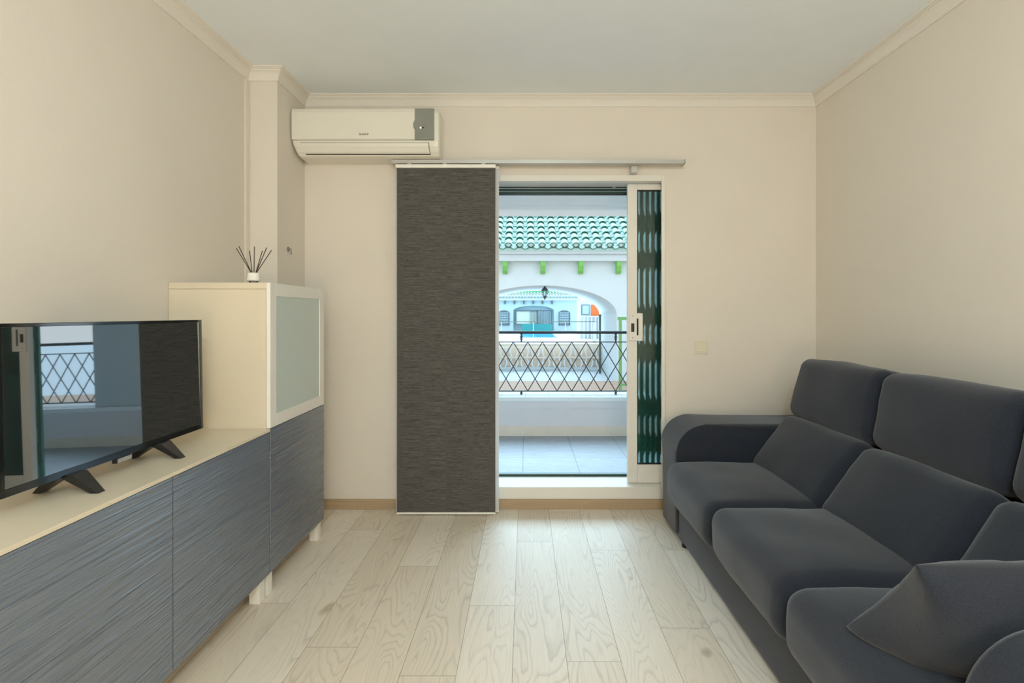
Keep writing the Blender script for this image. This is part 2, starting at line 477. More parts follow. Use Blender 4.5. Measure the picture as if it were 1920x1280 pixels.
# ------------------------------------------------------------------ curtain track and panels
tk = thing('curtain_track', 'grey aluminium panel curtain track above the balcony door', 'curtain track', (.1, YB, 2.20))
s = MB(); s.box(-.83, .985, 3.135, 3.205, 2.181, 2.193); s.box(-.83, .985, 3.135, 3.141, 2.193, 2.203); s.box(-.83, .985, 3.199, 3.205, 2.193, 2.203)
s.box(-.83, .985, 3.165, 3.171, 2.193, 2.203)
s.build('rail', METG, tk)
MB().box(.985, .990, 3.133, 3.207, 2.179, 2.2045).build('end_cap', GREYP, tk)
for bx in (.668, -.60): MB().box(bx, bx + .035, 3.205, YB, 2.188, 2.200).box(bx, bx + .035, YB - .006, YB, 2.15, 2.188).build('wall_bracket', METG, tk)
MB().box(.665, .705, 3.185, 3.2375, 2.139, 2.1805, .002).build('spare_carrier', METG, tk)
dp = thing('panel_curtain', 'charcoal woven panel curtain hanging left of the door opening', 'curtain', (-.49, 3.13, .01))
def fabric_panel(x0, x1, y, z0, z1, th, mat, parent):
    b = MB(); nx, nz = 10, 20; V = {}
    for j in range(nz + 1):
        for i in range(nx + 1):
            x = x0 + (x1 - x0) * i / nx; z = z0 + (z1 - z0) * j / nz
            dy = .0022 * math.sin(i / nx * 5 + 1) * math.sin(j / nz * 3.1)
            V[i, j, 0] = b.bm.verts.new((x, y + dy, z)); V[i, j, 1] = b.bm.verts.new((x, y + dy + th, z))
    for j in range(nz):
        for i in range(nx):
            b.bm.faces.new([V[a] for a in ((i, j, 0), (i + 1, j, 0), (i + 1, j + 1, 0), (i, j + 1, 0))])
            b.bm.faces.new([V[a] for a in ((i, j, 1), (i, j + 1, 1), (i + 1, j + 1, 1), (i + 1, j, 1))])
    for j in range(nz):
        for i in (0, nx): b.bm.faces.new([V[a] for a in ((i, j, 0), (i, j, 1), (i, j + 1, 1), (i, j + 1, 0))])
    for i in range(nx):
        for j in (0, nz): b.bm.faces.new([V[a] for a in ((i, j, 0), (i + 1, j, 0), (i + 1, j, 1), (i, j, 1))])
    return b.build('fabric', mat, parent, smooth=False)
fabric_panel(-.797, -.186, 3.142, .020, 2.152, .002, CURT, dp)
MB().box(-.803, -.183, 3.130, 3.150, 2.152, 2.174, .002).build('top_rail', WHITE, dp)
MB().box(-.797, -.186, 3.136, 3.150, .008, .020, .002).build('bottom_weight', WHITE, dp)
for x in (-.72, -.5, -.26): MB().box(x - .012, x + .012, 3.139, 3.146, 2.174, 2.181).build('glider', METG, dp)
wp = thing('panel_curtain', 'white panel curtain almost hidden behind the charcoal panel', 'curtain', (-.49, 3.19, .01))
fabric_panel(-.812, -.166, 3.186, .016, 2.158, .002, CURTW, wp)
MB().box(-.812, -.166, 3.178, 3.196, 2.158, 2.176, .002).build('top_rail', WHITE, wp)
MB().box(-.812, -.166, 3.180, 3.194, .006, .016, .002).build('bottom_weight', WHITE, wp)
for x in (-.72, -.5, -.26): MB().box(x - .012, x + .012, 3.183, 3.190, 2.176, 2.181).build('glider', METG, wp)

# ------------------------------------------------------------------ air conditioner
ac = thing('air_conditioner', 'white split air conditioner mounted above the panel curtain', 'air conditioner', (-.97, YB, 2.18))
pf = [(3.25, 2.484), (3.075, 2.486), (3.060, 2.478), (3.052, 2.46), (3.052, 2.29), (3.060, 2.262), (3.078, 2.232), (3.100, 2.212), (3.130, 2.2065), (3.25, 2.206)]
b = MB(); n = len(pf); xs = [(-1.408, .95), (-1.400, 1.0), (-.545, 1.0), (-.528, .985), (-.520, .93)]
def inset(x, z):
    t = max(0, (2.30 - z) / .12) ** 1.5
    return x + (.034 * t if x < -1 else -.008 * t)
R = []
for x, sc in xs:
    R.append([b.bm.verts.new((inset(x, z), YB + (y - YB) * sc, 2.33 + (z - 2.33) * (.5 + .5 * sc))) for y, z in pf])
for A, B in zip(R, R[1:]):
    for i in range(n): b.bm.faces.new((A[i], A[(i + 1) % n], B[(i + 1) % n], B[i]))
b.bm.faces.new(R[0][::-1]); b.bm.faces.new(R[-1])
b.build('housing', ACW, ac)
b = MB(); b.prism([(3.0525, 2.296), (3.044, 2.300), (3.042, 2.46), (3.050, 2.482), (3.060, 2.486), (3.062, 2.470)], 'x', -1.404, -.664)
b.build('front_panel', ACW, ac)
# display with a bulged left edge
pts = [(-.664, 2.296)] + [(-.664 - .010 * math.sin(math.pi * i / 8), 2.352 + .062 * i / 8) for i in range(9)] + [(-.664, 2.482), (-.549, 2.482), (-.549, 2.296)]
MB_ = MB(); MB_.prism(pts, 'y', 3.0405, 3.060); dpn = MB_.build('display_panel', GREYP, ac)
MB().tube((-.628, 3.038, 2.366), (-.628, 3.0405, 2.366), .005, n=12).build('indicator_light', LED, dpn)
MB().box(-.622, -.609, 3.0392, 3.0405, 2.3625, 2.3695).build('indicator_text', BLKP, dpn)
# louver flap hugging the lower curve
def acp(x, z):   # point just in front of the housing profile
    for (y0, z0), (y1, z1) in zip(pf, pf[1:]):
        if z1 <= z <= z0 and z0 != z1:
            return (x, y0 + (y1 - y0) * (z0 - z) / (z0 - z1), z)
    return (x, 3.06, z)
def strip(zt, zb, xl, xlb, xr, xrb, off, mat, name, par, k=6):
    b = MB(); P = []
    for i in range(k + 1):
        z = zt + (zb - zt) * i / k; t = i / k
        a = acp(xl + (xlb - xl) * t, z); c_ = acp(xr + (xrb - xr) * t, z)
        P.append([b.bm.verts.new((a[0], a[1] - off, a[2] - off * .3)), b.bm.verts.new((c_[0], c_[1] - off, c_[2] - off * .3)),
                  b.bm.verts.new((c_[0], c_[1] + .002, c_[2])), b.bm.verts.new((a[0], a[1] + .002, a[2]))])
    for A, B in zip(P, P[1:]):
        for i in range(4): b.bm.faces.new((A[i], A[(i + 1) % 4], B[(i + 1) % 4], B[i]))
    b.bm.faces.new(P[0][::-1]); b.bm.faces.new(P[-1])
    return b.build(name, mat, par)
strip(2.281, 2.2195, -1.358, -1.338, -.582, -.577, .0012, DARK, 'outlet_groove_shadow', ac)  # dark strip at the outlet paints the groove shadow round the louver
strip(2.279, 2.224, -1.355, -1.338, -.585, -.580, .006, ACW, 'louver', ac)
strip(2.295, 2.2925, -1.40, -1.40, -.552, -.552, .0008, GREYP, 'panel_seam', ac, 1)
def text(s, size, loc, rot, mat, parent, name='brand_lettering', ext=.0006, sx=1.0):
    cu = bpy.data.curves.new(name, 'FONT'); cu.body = s; cu.size = size; cu.extrude = ext; cu.align_x = 'CENTER'; cu.align_y = 'CENTER'
    cu.materials.append(mat)
    tmp = bpy.data.objects.new(name + '_t', cu); COL.objects.link(tmp)
    bpy.context.view_layer.update()
    me = bpy.data.meshes.new_from_object(tmp.evaluated_get(bpy.context.evaluated_depsgraph_get()))
    bpy.data.objects.remove(tmp); me.name = name
    o = bpy.data.objects.new(name, me); COL.objects.link(o); o.parent = parent
    q = parent; P = Vector((0, 0, 0))
    while q is not None: P += q.location; q = q.parent
    o.location = Vector(loc) - P; o.rotation_euler = rot; o.scale = (sx, 1, 1)
    return o
text('SHARP', .017, ((682 - VX) / F * 3.04, 3.0408, CH - (251.5 - VY) / F * 3.04), (math.pi / 2, 0, 0), simple('logo_grey', (92, 88, 80), .5), ac, sx=1.15)

# ------------------------------------------------------------------ small wall things
s = MB(); s.box(XL, XL + .011, 2.850, 2.888, 1.39, 2.574, .002); tag(s.build('cable_trunking', WALL, loc=(XL, 2.869, 1.39)), 'slim white cable trunking running up the corner above the tall cabinet', 'cable trunking')
sw = thing('wall_plate', 'cream square blank socket plate on the back wall right of the door', 'wall plate', ((1314 - VX) / F * YB, YB, CH - (651 - VY) / F * YB))
cx, cz = sw.location.x, sw.location.z
CREAM = simple('cream_plastic', (222, 214, 190), .35)
MB().box(cx - .0415, cx + .0415, YB - .008, YB, cz - .0415, cz + .0415, .002).build('frame', CREAM, sw)
MB().box(cx - .031, cx + .031, YB - .013, YB - .008, cz - .028, cz + .034, .002).build('cover', CREAM, sw)
hy = -PX * F / (VX - 540); hz = CH - (467 - VY) / F * hy
hk = thing('wall_hook', 'tiny grey hook on the side of the corner pilaster above the tall cabinet', 'hook', (PX, hy, hz))
MB().tube((PX, hy, hz), (PX + .004, hy, hz), .014, n=12).build('base', GREYP, hk)
MB().tube((PX + .003, hy, hz), (PX + .018, hy, hz), .005, n=8).tube((PX + .017, hy, hz + .004), (PX + .020, hy, hz - .032), .004, n=8).build('peg', GREYP, hk)

# ------------------------------------------------------------------ cabinets
XF = -1.130
def leg(x0, y0, parent, s=.045):
    MB().box(x0 - s, x0, y0, y0 + s, 0, .100, .001).build('leg', WHITE, parent)
lc = thing('low_cabinet', 'long low white cabinet with charcoal wave-textured doors under the television', 'cabinet', (-1.36, 1.63, 0))
s = MB(); y0, y1 = 1.025, 2.240
s.box(XL + .002, XF - .019, y0, y0 + .018, .10, .728); s.box(XL + .002, XF - .019, y1 - .018, y1, .10, .728)
s.box(XL + .002, XF - .019, y0 + .018, y1 - .018, .10, .118); s.box(XL + .002, XL + .010, y0 + .018, y1 - .018, .118, .728)
s.box(XL + .010, XF - .019, 1.617, 1.635, .118, .728); s.build('carcass', WHITE, lc)
MB().box(XL + .002, XF + .001, y0, y1 + .004, .7285, .741, .001).build('top_panel', CABW, lc)
def relief_door(ya, yb, za, zb, parent):
    return MB().box(XF - .018, XF, ya, yb, za, zb, .0012).build('door', RELIEF, parent)
relief_door(1.027, 1.6235, .102, .7265, lc); relief_door(1.6275, 2.2385, .102, .7265, lc)
leg(-1.144, 2.180, lc); leg(-1.144, 1.06, lc); leg(-1.52, 2.180, lc); leg(-1.52, 1.06, lc)
tc = thing('tall_cabinet', 'tall white cabinet with frosted glass upper door and charcoal lower door', 'cabinet', (-1.36, 2.55, 0))
s = MB(); y0, y1 = 2.2445, 2.845
s.box(XL + .002, XF - .019, y0, y0 + .018, .10, 1.359); s.box(XL + .002, XF - .019, y1 - .018, y1, .10, 1.359)
s.box(XL + .002, XF - .019, y0 + .018, y1 - .018, .10, .118); s.box(XL + .002, XL + .010, y0 + .018, y1 - .018, .118, 1.359)
s.box(XL + .010, XF - .019, y0 + .018, y1 - .018, .735, .753); s.build('carcass', CABW, tc)
MB().box(XL + .002, XF - .0185, y0, y1, 1.360, 1.388, .001).build('top_panel', CABW, tc)
relief_door(y0 + .001, y1 - .001, .102, .7395, tc)
gd = MB(); za, zb = .7425, 1.3875
XG = XF
gd.box(XG - .018, XG, y0 + .001, y0 + .056, za, zb, .001); gd.box(XG - .018, XG, y1 - .056, y1 - .001, za, zb, .001)
gd.box(XG - .018, XG, y0 + .056, y1 - .056, zb - .058, zb, .001); gd.box(XG - .018, XG, y0 + .056, y1 - .056, za, za + .055, .001)
g_ = gd.build('glass_door', WHITE, tc)
MB().box(XG - .013, XG - .004, y0 + .056, y1 - .056, za + .055, zb - .058).build('frosted_pane', FROST, g_)
leg(-1.144, 2.232 + .0125, tc); leg(-1.144, 2.79, tc); leg(-1.52, 2.2445, tc); leg(-1.52, 2.79, tc)

# ------------------------------------------------------------------ television
tv = thing('television', 'black flat television standing on the low cabinet, reflecting the balcony', 'television', (-1.285, 1.627, .741))
cx, ya, yb, za, zb = -1.285, 1.238, 2.020, .795, 1.226
T = Matrix.Translation(Vector((cx, 0, za))) @ Matrix.Rotation(math.radians(-1.0), 4, 'Y') @ Matrix.Translation(Vector((-cx, 0, -za)))
s = MB(); s.box(cx - .045, cx - .006, ya, yb, za, zb, .003, M=T); s.box(cx - .075, cx - .044, ya + .12, yb - .12, za + .03, za + .28, .01, M=T)
s.build('back_shell', BLKP, tv)
bz = MB(); t_ = .012
bz.box(cx - .006, cx + .002, ya, yb, zb - .010, zb, .001, M=T); bz.box(cx - .006, cx + .002, ya, yb, za, za + .020, .001, M=T)
bz.box(cx - .006, cx + .002, ya, ya + t_, za + .02, zb - .01, .001, M=T); bz.box(cx - .006, cx + .002, yb - t_, yb, za + .02, zb - .01, .001, M=T)
bz.build('bezel', BEZEL, tv)
MB().box(cx - .006, cx, ya + t_, yb - t_, za + .020, zb - .010, M=T).build('screen', SCREEN, tv)
lg = MB().box(cx - .012, cx + .004, 1.588, 1.652, za - .016, za, .002).build('logo_tab', BLKP, tv)
MB().box(cx + .004, cx + .005, 1.592, 1.648, za - .0145, za - .002).build('badge_face', METG, lg)
for fy in (1.445, 1.790):
    b = MB()
    for xt, wt in ((-1.218, .030), (-1.385, .026)):
        d = 1 if xt > cx else -1
        # splayed blade from the underside of the set down to the table top
        top = [(cx - .004 + d * .000, fy - .030), (cx - .004, fy + .030)]
        A = [b.bm.verts.new(v) for v in ((cx + d * .034 - .02, fy - .026, za + .002), (cx - .02 - d * .012, fy - .026, za + .002), (cx - .02 - d * .012, fy + .026, za + .002), (cx + d * .034 - .02, fy + .026, za + .002))]
        B = [b.bm.verts.new(v) for v in ((xt + d * .010, fy - .012, .7415), (xt - d * .012, fy - .012, .7415), (xt - d * .012, fy + .012, .7415), (xt + d * .010, fy + .012, .7415))]
        b.bm.faces.new(A); b.bm.faces.new(B[::-1])
        for i in range(4): b.bm.faces.new((A[i], A[(i + 1) % 4], B[(i + 1) % 4], B[i]))
    b.build('foot', BLKP, tv)

# ------------------------------------------------------------------ reed diffuser
rx, ry, rz = (475.5 - VX) / F * 2.36, 2.36, 1.388
rd = thing('reed_diffuser', 'white and glass reed diffuser with dark sticks on the tall cabinet', 'reed diffuser', (rx, ry, rz))
MB().lathe([(.0175, 0), (.019, .002), (.019, .016), (.016, .020)], (rx, ry, rz)).build('glass_base', BOTTLE, rd)
MB().lathe([(.0285, .014), (.0295, .018), (.0275, .030), (.0265, .048), (.024, .052), (.006, .052)], (rx, ry, rz)).build('bottle', WHITE, rd)
REED = simple('dark_reed', (62, 52, 46), .7)
for px, py, dy in ((443, 465, -.01), (448, 462, .02), (468, 470, .01), (477, 462, -.02), (492, 470, .02), (500, 464, -.01), (509, 469, .01)):
    d = ry + dy; tip = ((px - VX) / F * d, d, CH - (py - VY) / F * d)
    MB().tube((rx + (.008 if px > 472 else -.006) * (1 if px != 477 else .2), ry, rz + .045), tip, .0019, n=7).build('reed', REED, rd)

# ------------------------------------------------------------------ sofa
def samples(h, r, n_mid=8, n_r=4):
    e = [-h + r * (1 - math.cos(math.pi / 2 * i / n_r)) for i in range(n_r)]
    m = [-(h - r) + 2 * (h - r) * i / n_mid for i in range(n_mid + 1)]
    return e + m + [-x for x in reversed(e)]
def soft_box(sx, sy, sz, r, bulge=(0, 0, 0), wr=.002, seed=0, M=None, nm=10, taper=None):
    """rounded upholstery block centred on the origin"""
    h = (sx / 2, sy / 2, sz / 2); ax = [samples(h[i], min(r, h[i] * .98), nm) for i in range(3)]
    b = MB(); V = {}
    def vert(i, j, k):
        key = (i, j, k)
        if key in V: return V[key]
        p = Vector((ax[0][i], ax[1][j], ax[2][k]))
        rr = [min(r, h[a] * .98) for a in range(3)]
        q = Vector([max(-(h[a] - rr[a]), min(h[a] - rr[a], p[a])) for a in range(3)])
        d = p - q
        if d.length > 1e-9:
            d2 = Vector([d[a] / rr[a] for a in range(3)])
            # cube-to-sphere inside the rounding zone
            x, y, z = d2
            s3 = Vector((x * math.sqrt(max(0, 1 - y * y / 2 - z * z / 2 + y * y * z * z / 3)),
                         y * math.sqrt(max(0, 1 - x * x / 2 - z * z / 2 + x * x * z * z / 3)),
                         z * math.sqrt(max(0, 1 - x * x / 2 - y * y / 2 + x * x * y * y / 3))))
            p = q + Vector([s3[a] * rr[a] for a in range(3)])
        u = [p[a] / h[a] for a in range(3)]
        w_ = [(1 - min(1, abs(t)) ** 2.4) for t in u]
        p = p + Vector((math.copysign(bulge[0], u[0]) * w_[1] * w_[2] * abs(u[0]), math.copysign(bulge[1], u[1]) * w_[0] * w_[2] * abs(u[1]), math.copysign(bulge[2], u[2]) * w_[0] * w_[1] * abs(u[2])))
        if wr: p = p + noise.noise_vector(p * 5 + Vector((seed * 7.3, seed, 0))) * wr * 2 + noise.noise_vector(p * 16 + Vector((seed, 3, seed))) * wr * .5
        if taper: p = taper(p)
        if M is not None: p = M @ p
        V[key] = b.bm.verts.new(p); return V[key]
    N = [len(a) - 1 for a in ax]
    def face(a, b_, c_, d): 
        f = b.bm.faces.new((vert(*a), vert(*b_), vert(*c_), vert(*d))); f.smooth = True
    for i in range(N[0]):
        for j in range(N[1]):
            for k in (0, N[2]): face((i, j, k), (i + 1, j, k), (i + 1, j + 1, k), (i, j + 1, k))
    for i in range(N[0]):
        for k in range(N[2]):
            for j in (0, N[1]): face((i, j, k), (i + 1, j, k), (i + 1, j, k + 1), (i, j, k + 1))
    for j in range(N[1]):
        for k in range(N[2]):
            for i in (0, N[0]): face((i, j, k), (i, j + 1, k), (i, j + 1, k + 1), (i, j, k + 1))
    return b
sofa = thing('sofa', 'charcoal three-seat fabric sofa along the right wall', 'sofa', (1.3, 1.86, 0))
MB().box(.845, 1.80, .68, 3.06, .018, .27, .012).build('base', FABRIC, sofa)
soft_box(.20, 2.40, .62, .05, wr=.001, M=Matrix.Translation((1.735, 1.86, .36))).build('back_frame', FABRIC, sofa)
def arm(y0, y1, zt, name='armrest'):
    r = .165; x0, x1, zb = .830, 1.70, .035
    pts = [(x0, zb), (x1, zb), (x1, zt)]
    for i in range(13):
        a = math.pi / 2 + math.pi / 2 * i / 12
        pts.append((x0 + r + r * math.cos(a), zt - r * .93 + r * .93 * math.sin(a)))
    b = MB(); vs = b.prism(pts, 'y', y0, y1)
    es = [e for e in b.bm.edges if abs(e.verts[0].co.y - e.verts[1].co.y) < 1e-5]
    bmesh.ops.bevel(b.bm, geom=es, offset=.045, segments=5, affect='EDGES', profile=.5, clamp_overlap=True)
    for f_ in b.bm.faces: f_.smooth = True
    return b.build(name, FABRIC, sofa)
arm(2.775, 3.09, .640); arm(.655, .965, .655)
for x in (.86, 1.72):
    for y in (.72, 2.72): MB().tube((x, y, 0), (x, y, .02), .02, n=12).build('foot', BLKP, sofa)
ys = [.955, 1.520, 2.125, 2.770]
for i in range(3):
    a, b_ = ys[i], ys[i + 1]; w_ = b_ - a
    soft_box(.60, w_ + .004, .215, .062, (.012, .0, .022), .0035, i + 1, Matrix.Translation((1.066, (a + b_) / 2, .340)) @ Matrix.Rotation(math.radians(1.0), 4, 'Y')).build('seat_cushion', FABRIC, sofa)
for i in range(3):
    a, b_ = ys[i], ys[i + 1]; w_ = b_ - a - .0; ym = (a + b_) / 2
    # lumbar cushion: face runs from (1.21,.45) to (1.42,.72)
    ang = math.atan2(.20, .27)
    Mx = Matrix.Translation((1.318, ym, .585)) @ Matrix.Rotation(ang, 4, 'Y') @ Matrix.Translation((.085, 0, -.01))
    soft_box(.17, w_ + .006, .365, .055, (.020, .0, .006), .004, i + 11, Mx).build('back_cushion', FABRIC, sofa)
    ang = math.radians(13)
    Mx = Matrix.Translation((1.462, ym + .006, .860)) @ Matrix.Rotation(ang, 4, 'Y') @ Matrix.Translation((.105, 0, 0))
    soft_box(.21, w_ + .006, .325, .055, (.024, .0, .010), .004, i + 21, Mx).build('headrest_cushion', FABRIC, sofa)

# throw pillow leaning against the near armrest
pl = thing('throw_pillow', 'dark grey throw pillow leaning against the nearest armrest of the sofa', 'pillow', (1.1, 1.16, .46))
PIL = FABRIC
A = Vector((.800, 1.265, .470)); B = Vector((.800, 1.04, .735)); Wd = .47
ex = Vector((1, 0, 0)); ev = (B - A).normalized(); hv = (B - A).length / 2; en = ex.cross(ev)
cen = (A + B) / 2 + ex * Wd / 2
b = MB(); N = 22
for sgn in (1, -1):
    G = []
    for i in range(N + 1):
        row = []
        for j in range(N + 1):
            u = -math.cos(math.pi * i / N); v = -math.cos(math.pi * j / N)
            th = .055 * ((1 - u ** 2) * (1 - v ** 2)) ** .5 if sgn < 0 else .150 * (1 - u ** 2) ** .26 * (1 - v ** 2) ** .5
            cu = u * (1 - .13 * (1 - v * v)); cv = v * (1 - .07 * (1 - u * u))
            p = cen + ex * (cu * Wd / 2) + ev * (cv * hv) + en * (th * sgn)
            wv = noise.noise(Vector((u * 3, v * 3, sgn * 2.0))) * .010 * (1 - max(abs(u), abs(v)) ** 6)
            p += en * wv * sgn
            p += Vector((0, 0, -.006)) * (1 - abs(u))
            p.z = max(p.z, .456)
            if p.z < .66: p.y = max(p.y, .972)
            row.append(b.bm.verts.new(p))
        G.append(row)
    for i in range(N):
        for j in range(N):
            f_ = b.bm.faces.new((G[i][j], G[i + 1][j], G[i + 1][j + 1], G[i][j + 1])); f_.smooth = True
bmesh.ops.remove_doubles(b.bm, verts=b.bm.verts[:], dist=.0004)
b.build('pillow_body', PIL, pl)

# ------------------------------------------------------------------ balcony
def sx_(px, d): return (px - VX) / F * d
def sz_(py, d): return CH - (py - VY) / F * d
struct(MB().box(-2.6, 3.2, 3.50, 5.19, -.12, 0).build('balcony_floor', BTILE))
struct(MB().box(-2.6, 3.2, 3.50, 5.50, 2.45, 2.6).build('balcony_ceiling', BALW))
s = MB(); s.box(-2.6, 3.2, 5.06, 5.46, 2.335, 2.45); s.box(-2.6, 3.2, 5.085, 5.44, 2.295, 2.335)
struct(s.build('balcony_beam', BALW))
MB_ = MB(); MB_.box(-2.6, 3.2, 5.19, 5.51, -.21, .36); MB_.box(-2.6, 3.2, 5.178, 5.19, .285, .36); struct(MB_.build('parapet_wall', PAREW))
struct(MB().box(-2.6, 3.2, 5.183, 5.53, .36, .40).build('parapet_cap', CAPT))
struct(MB().box(-2.6, 3.2, 5.165, 5.183, .358, .4005, .002).build('parapet_nosing', BALW))
struct(MB().box(-2.6, 3.2, 5.180, 5.19, 0, .10).build('balcony_skirting', BEIGE))
struct(MB().box(1.34, 1.86, 5.20, 5.50, .40, 2.295).build('balcony_column', EXTW))
for x0, x1 in ((-2.75, -2.6), (3.2, 3.35)):
    struct(MB().box(x0, x1, 3.5, 5.5, -.21, 2.6).build('balcony_side_wall', EXTW))
w = MB(); w.box(-2.6, -1.75, 3.44, 3.5, 0, 2.45); w.box(2.02, 3.2, 3.44, 3.5, 0, 2.45); struct(w.build('balcony_house_wall', BALW))
tag(MB().box(sx_(979, 5.17) - .018, sx_(979, 5.17) + .018, 5.166, 5.18, .02, .055, .003).build('drain_cover', WHITE, loc=(sx_(979, 5.17), 5.17, .02)), 'tiny white drain cover at the foot of the balcony wall', 'drain cover')

rl = thing('balcony_railing', 'dark wrought iron balcony railing with diamond lattice', 'railing', (0, 5.35, .40))
def railing(x0, x1, X0):
    y = 5.35; zt, zm, zb = 1.053, .952, .434
    MB().tube((x0, y, zt), (x1, y, zt), .016, n=12).build('top_rail', IRON, rl)
    MB().box(x0, x1, y - .006, y + .006, zm - .005, zm + .005).build('middle_rail', IRON, rl)
    MB().box(x0, x1, y - .006, y + .006, zb - .006, zb + .006).build('bottom_rail', IRON, rl)
    p = .1543; s = MB(); H = zm - zb; k0 = int((x0 - X0) / p) - 2; k1 = int((x1 - X0) / p) + 2
    for k in range(k0, k1 + 1):
        for sg in (1, -1):
            xa, za_ = X0 + k * p, zm; xb, zb_ = xa + sg * 2 * p, zb
            def clip(t): return (xa + (xb - xa) * t, za_ + (zb_ - za_) * t)
            t0, t1 = 0.0, 1.0
            for lim, side in ((x0, 1), (x1, -1)):
                dx = xb - xa; t = (lim - xa) / dx
                if dx * side > 0: t0 = max(t0, t)
                else: t1 = min(t1, t)
            if t1 - t0 < .02: continue
            q0, q1 = clip(t0), clip(t1)
            s.bar((q0[0], y + sg * .003, q0[1]), (q1[0], y + sg * .003, q1[1]), .0095, .005, up=(0, 1, 0))
    s.build('lattice', IRON, rl)
    for k in range(-4, 5):
        x = -.042 + .997 * k
        if not (x0 < x < x1): continue
        MB().lathe([(.008, 0), (.008, .02), (.016, .03), (.008, .042), (.020, .052), (.008, .064), (.012, .075), (.012, .090)], (x, y, zm), 10).build('baluster', IRON, rl)
        MB().lathe([(.016, 0), (.008, .006), (.015, .016), (.008, .028)], (x, y, .40), 10).build('foot_post', IRON, rl)
x_first = sx_(920 + 235 / 5.565, 5.35)
railing(-2.6, 1.34, x_first); railing(1.86, 3.2, x_first)

# ------------------------------------------------------------------ courtyard and neighbouring buildings
struct(MB().box(-14, 16, 5.53, 11.0, -.4, -.21).build('courtyard_ground', TERRA))
struct(MB().box(-30, 40, 11.0, 75, -.4, -.2105).build('far_ground', PAVE2))

def tile_roof(x0, x1, ye, ze, slope, nrows, pitch, row, r, seg, phase, parent, mats, name='tiled_roof'):
    """barrel tiles: overlapping half-round cover tiles over concave channels"""
    b = MB(); cs, sn = math.cos(slope), math.sin(slope)
    def P(x, s_, h): return Vector((x, ye + s_ * cs - h * sn, ze + s_ * sn + h * cs))
    n = int((x1 - x0) / pitch); k0 = math.floor((x0 - phase) / pitch)
    for i in range(n + 1):
        xc = phase + (k0 + i) * pitch
        for j in range(nrows):
            s0, s1 = j * row, (j + 1) * row + .05
            for cover in (True, False):
                xx = xc if cover else xc + pitch / 2
                sg = 1 if cover else -1
                ra, rb = (r, r * .80) if cover else (r * .95, r * .8)
                h0, h1 = (.075, .030) if cover else (.075, .042)
                rings = []
                for (s_, rr, hh) in ((s0, ra, h0), (s1, rb, h1)):
                    if not cover: s_ -= .05
                    o_, i_ = [], []
                    for k in range(seg + 1):
                        a = math.pi * k / seg
                        o_.append(b.bm.verts.new(P(xx + rr * math.cos(a), s_, hh + sg * rr * .85 * math.sin(a))))
                        i_.append(b.bm.verts.new(P(xx + (rr - .022) * math.cos(a), s_, hh + sg * (rr - .022) * .85 * math.sin(a))))
                    rings.append((o_, i_))
                (o0, i0), (o1, i1) = rings
                for k in range(seg):
                    f_ = b.bm.faces.new((o0[k], o0[k + 1], o1[k + 1], o1[k])); f_.smooth = True
                    f_ = b.bm.faces.new((i0[k], i1[k], i1[k + 1], i0[k + 1])); f_.smooth = True
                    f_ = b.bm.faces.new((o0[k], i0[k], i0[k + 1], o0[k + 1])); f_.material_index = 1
                if j == 0:
                    ctr = b.bm.verts.new(P(xx, s0 + .03 - (0 if cover else .05), hh)); e_ = [b.bm.verts.new(v.co + Vector((0, cs, sn)) * .03) for v in i0]
                    for k in range(seg):
                        f_ = b.bm.faces.new((ctr, e_[k], e_[k + 1])); f_.material_index = 2
                for k in (0, seg):
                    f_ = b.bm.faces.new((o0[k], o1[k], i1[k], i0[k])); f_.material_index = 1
    # boarding under the tiles
    L = nrows * row
    q = [P(x0, .1, -.03), P(x1, .1, -.03), P(x1, L, -.03), P(x0, L, -.03)]; q2 = [p - Vector((0, 0, .05)) for p in q]
    V = [b.bm.verts.new(p) for p in q + q2]
    for a in ((0, 1, 2, 3), (7, 6, 5, 4), (0, 4, 5, 1), (1, 5, 6, 2), (2, 6, 7, 3), (3, 7, 4, 0)): b.bm.faces.new([V[k] for k in a])
    me_o = b.build(name, mats, parent)
    return me_o

def arch_profile(x0, x1, z0, z1, cx, hw, zs, rise, n=28):
    """wall outline with an arched opening down to z0"""
    pts = [(x0, z0), (cx - hw, z0), (cx - hw, zs)]
    for i in range(1, n): 
        a = math.pi - math.pi * i / n
        pts.append((cx + hw * math.cos(a), zs + rise * math.sin(a)))
    pts += [(cx + hw, zs), (cx + hw, z0), (x1, z0), (x1, z1), (x0, z1)]
    return pts

ab = thing('arched_building', 'white building with a wide arched passage across the courtyard', 'building', (.35, 11, -.21))
ACX, AHW = .355, 1.630
b = MB()
pr = arch_profile(-5, 6, -.21, 2.66, ACX, AHW, 1.235, .63)
# build the arched wall from quads so the concave outline stays clean
def arched_wall(b, x0, x1, z0, z1, cx, hw, zs, rise, ya, yb, n=28):
    def boxq(xa, xb, za, zb): b.box(xa, xb, ya, yb, za, zb)
    boxq(x0, cx - hw, z0, z1); boxq(cx + hw, x1, z0, z1)
    P = [(cx - hw * math.cos(math.pi * i / n), zs + rise * math.sin(math.pi * i / n)) for i in range(n + 1)]
    F_ = [[b.bm.verts.new((x, y, z)) for x, z in P] for y in (ya, yb)]
    T_ = [[b.bm.verts.new((x, y, z1)) for x, z in P] for y in (ya, yb)]
    for i in range(n):
        b.bm.faces.new((F_[0][i], F_[0][i + 1], T_[0][i + 1], T_[0][i]))
        b.bm.faces.new((F_[1][i], T_[1][i], T_[1][i + 1], F_[1][i + 1]))
        f_ = b.bm.faces.new((F_[0][i], F_[1][i], F_[1][i + 1], F_[0][i + 1])); f_.smooth = True
        b.bm.faces.new((T_[0][i], T_[0][i + 1], T_[1][i + 1], T_[1][i]))
arched_wall(b, -5, 6, -.21, 2.60, ACX, AHW, 1.235, .63, 11.0, 13.6)
b.build('wall', EXTW, ab)
